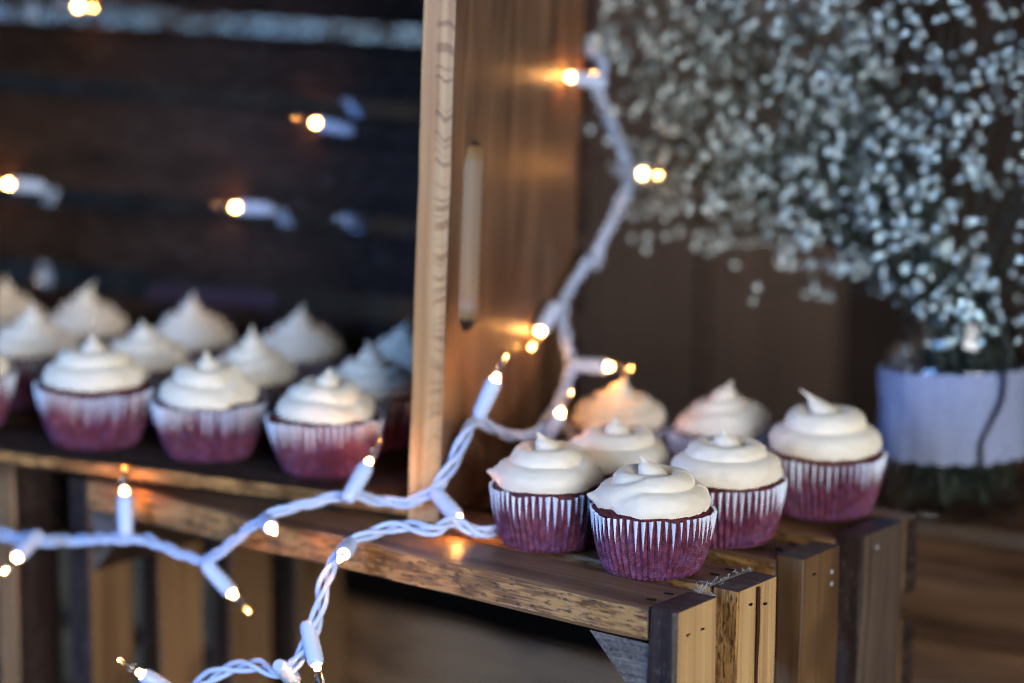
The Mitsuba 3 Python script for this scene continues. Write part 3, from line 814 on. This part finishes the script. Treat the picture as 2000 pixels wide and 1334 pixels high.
# ------------------------------------------------------------------ jar of baby's breath
JAR = np.array([0.2829, 1.5098, -0.0270])
jar = thing('glass_jar', 'clear glass jar of flowers wrapped in white lace on the right hand crate', 'jar')
JR = 0.0455
outer = [(0.0001, 0.0), (JR - 0.006, 0.0), (JR - 0.0015, 0.002), (JR, 0.007), (JR, 0.094), (JR - 0.002, 0.102), (JR - 0.008, 0.109), (JR - 0.010, 0.113), (JR - 0.010, 0.126), (JR - 0.0108, 0.128), (JR - 0.0125, 0.1275)]
inner = [(JR - 0.0132, 0.126), (JR - 0.0132, 0.112), (JR - 0.011, 0.107), (JR - 0.0050, 0.100), (JR - 0.0033, 0.093), (JR - 0.0033, 0.009), (JR - 0.006, 0.005), (0.0001, 0.0045)]
v, f = lathe(outer + inner, 56)
obj('glass', (v + JAR, f), 'jar_glass', jar, smooth=40)
# lace band with scalloped edges
n, rows = 224, 9
th = np.arange(n) * 2 * np.pi / n
V, UV = [], []
for k in range(rows):
    t = k / (rows - 1)
    scal = 0.0024 * np.abs(np.sin(th * 11))
    tilt = 0.0030 * np.sin(th + 2.6)
    z0, z1 = 0.0395 - scal + tilt, 0.0935 + 0.6 * scal + tilt * 1.4
    rr = JR + 0.0016 + 0.0005 * np.sin(th * 9 + 5 * t) + 0.0010 * (t > 0.7) + 0.00012 * np.sin(th * 23 + 2)
    V.append(np.stack([rr * np.cos(th), rr * np.sin(th), z0 + (z1 - z0) * t], 1))
    UV.append(np.stack([th * JR, np.full(n, t * 0.054)], 1))
lv, lf = np.vstack(V), grid_faces(rows, n, True)
v2 = lv * [1.012, 1.012, 1.0]
lace_edge = np.array([[j, (j + 1) % n, n * rows + (j + 1) % n] for j in range(n)] + [[j, n * rows + (j + 1) % n, n * rows + j] for j in range(n)])
lace_top = lace_edge + (rows - 1) * n
lace = obj('lace_band', (np.vstack([lv, v2]) + JAR, np.vstack([lf, lf[:, ::-1] + n * rows, lace_edge, lace_top])), 'lace_cloth', smooth=True, uv=np.vstack(UV + UV))
labels[lace] = {'label': 'white lace band with scalloped edges round the glass jar', 'category': 'lace band'}
# dark twine hanging down the lace
pts = [(0.020, -0.052, 0.100), (0.021, -0.0495, 0.090), (0.019, -0.0475, 0.078), (0.013, -0.0485, 0.066), (0.0085, -0.0495, 0.056), (0.0085, -0.0498, 0.046), (0.010, -0.0495, 0.038)]
tw = obj('twine', (lambda a: (a[0] + JAR, a[1]))(tube(catmull(pts, 0.002), 0.0016, 8)), 'twine', smooth=True)
labels[tw] = {'label': 'dark twine end hanging down over the lace band', 'category': 'twine'}

rng = np.random.RandomState(11)
bq = thing('flower_bouquet', 'large airy bunch of tiny white filler flowers in the lace wrapped jar', 'flowers')


def floret_mesh(seed):
    rs = np.random.RandomState(seed)
    vs, fs, at = [], [], 0
    for k in range(9):
        a = 2 * np.pi * k / 9 + rs.rand() * 0.5
        el = 0.25 + 0.9 * rs.rand()
        c = np.array([math.cos(a) * math.cos(el), math.sin(a) * math.cos(el), math.sin(el)])
        s = np.cross(c, [0, 0, 1.0])
        s /= np.linalg.norm(s)
        u = np.cross(s, c)
        q = np.array([c * 0.0, c * 0.55 + s * 0.42 + u * 0.10, c * 1.0 + u * 0.05, c * 0.55 - s * 0.42 + u * 0.10, c * 0.50 - u * 0.10]) * 0.0037 * (0.8 + 0.4 * rs.rand())
        vs.append(q)
        fs.append(np.array([[0, 1, 4], [4, 1, 2], [4, 2, 3], [0, 4, 3]]) + at)
        at += 5
    return np.vstack(vs), np.vstack(fs)


FLO = [floret_mesh(k) for k in range(5)]
stems, side, spots = [], [], []
mouth = JAR + [0, 0, 0.118]


def spray(end, nside, spread, sag=0.02):
    end = np.array(end)
    st = mouth + np.append(rng.normal(0, 1, 2) * 0.012, 0)
    foot = JAR + np.append(rng.normal(0, 1, 2) * 0.014, 0.012)
    mid = st + (end - st) * 0.5 + np.array([0, 0, 0.02]) + rng.normal(0, 1, 3) * 0.008
    C = catmull([foot, st, mid, end], 0.012)
    stems.append(tube(C, np.linspace(0.0011, 0.0005, len(C)), 5, False))
    for _ in range(nside):
        t = 0.55 + 0.45 * rng.rand() ** 0.7
        a = C[min(len(C) - 1, int(t * (len(C) - 1)))]
        b = a + rng.normal(0, 1, 3) * spread + [0, 0, 0.006]
        side.append(tube(np.array([a, (a + b) / 2 + rng.normal(0, 1, 3) * 0.004, b]), 0.00030, 4, False))
        for _ in range(rng.randint(1, 6)):
            c = b + rng.normal(0, 1, 3) * 0.0060
            side.append(tube(np.array([b, c]), 0.00022, 3, False))
            spots.append(c)


ends = []
while len(ends) < 132:
    e = np.array([0.045 + 0.385 * rng.rand() ** 1.25, 0, rng.uniform(0.07, 0.36)])
    e[1] = 1.455 + 0.78 * (0.29 - e[0]) * (e[0] < 0.29) + rng.uniform(-0.055, 0.075)
    # broad fan: nothing under a line falling from the left towards the jar, thinner towards the right
    limit = np.interp(e[0], [0.055, 0.10, 0.20, 0.26, 0.30, 0.42], [0.165, 0.125, 0.118, 0.100, 0.105, 0.120])
    if e[2] < limit or rng.rand() < np.interp(e[0], [0.12, 0.21, 0.40], [0.0, 0.90, 0.94]) * np.interp(e[2], [0.2, 0.32], [1.0, 0.75]):
        continue
    ends.append(e)
for e in ends:
    spray(e, rng.randint(5, 9), 0.022)
for e in ((0.245, 1.475, 0.072), (0.252, 1.468, 0.090), (0.310, 1.47, 0.085), (0.318, 1.46, 0.100), (0.232, 1.50, 0.112), (0.155, 1.58, 0.100), (0.205, 1.55, 0.105)):
    spray(e, 7, 0.010)
obj('stem', join(stems), 'stem_green', bq)
obj('side_stem', join(side), 'stem_green', bq)
spots = np.array(spots)
order = np.argsort(np.linalg.norm(spots - [0, 0, CAM_H], axis=1))
V, F, at = [], [], 0
FPLY = [mikit.ply(m, 'petal', smooth=False) for m in FLO]
inview = [k for k in order if spots[k][2] < 0.31]
near = set(inview[:300])
for k in order:
    d = spots[k] - mouth + rng.normal(0, 1, 3) * 0.05
    if k in near:
        obj('floret', FPLY[k % 5], None, bq, to_world=aim(d, spots[k]))
    else:
        m = np.array(aim(d, spots[k]).matrix)
        v, f = FLO[k % 5]
        V.append(v @ m[:3, :3].T + m[:3, 3])
        F.append(f + at)
        at += len(v)
far_flo = obj('far_florets', (np.vstack(V), np.vstack(F)), 'petal', bq)
labels[far_flo] = {'label': 'the many smaller white florets farther back', 'kind': 'stuff'}
labels[f'{bq}__side_stem'] = {'label': 'hair thin side stems', 'kind': 'stuff'}
labels[f'{bq}__stem'] = {'label': 'thin green stems', 'kind': 'stuff'}

# a second, dim bunch of the same flowers behind the tall crate, seen through its upper gaps
rng2 = np.random.RandomState(5)
bq2 = thing('flower_bouquet', 'dim bunch of white flowers glimpsed through the gaps behind the tall crate', 'flowers')
V, F, S, at = [], [], [], 0
for k in range(260):
    top = rng2.rand() < 2.0
    x = rng2.uniform(-0.56, 0.02) if top else rng2.uniform(-0.45, -0.26)
    c = np.array([x, 2.12 - 0.15 * x + rng2.uniform(-0.05, 0.05), (0.240 if top else 0.180) - 0.045 * (x + 0.25) + 0.011 * rng2.normal()])
    m = np.array(aim(rng2.normal(0, 1, 3) + [0, -1, 0], c).matrix)
    v, f = FLO[k % 5]
    V.append(v @ m[:3, :3].T * 1.5 + m[:3, 3])
    F.append(f + at)
    at += len(v)
    S.append(tube(np.array([c, c + [rng2.normal() * 0.02, 0.01, -0.06], [0.3 * x - 0.2, 2.16, -0.30]]), 0.0004, 3, False))
k1 = obj('floret', (np.vstack(V), np.vstack(F)), 'petal', bq2)
labels[k1] = {'label': 'small white florets', 'kind': 'stuff'}
k2 = obj('stem', join(S), 'stem_green', bq2)
labels[k2] = {'label': 'thin green stems', 'kind': 'stuff'}
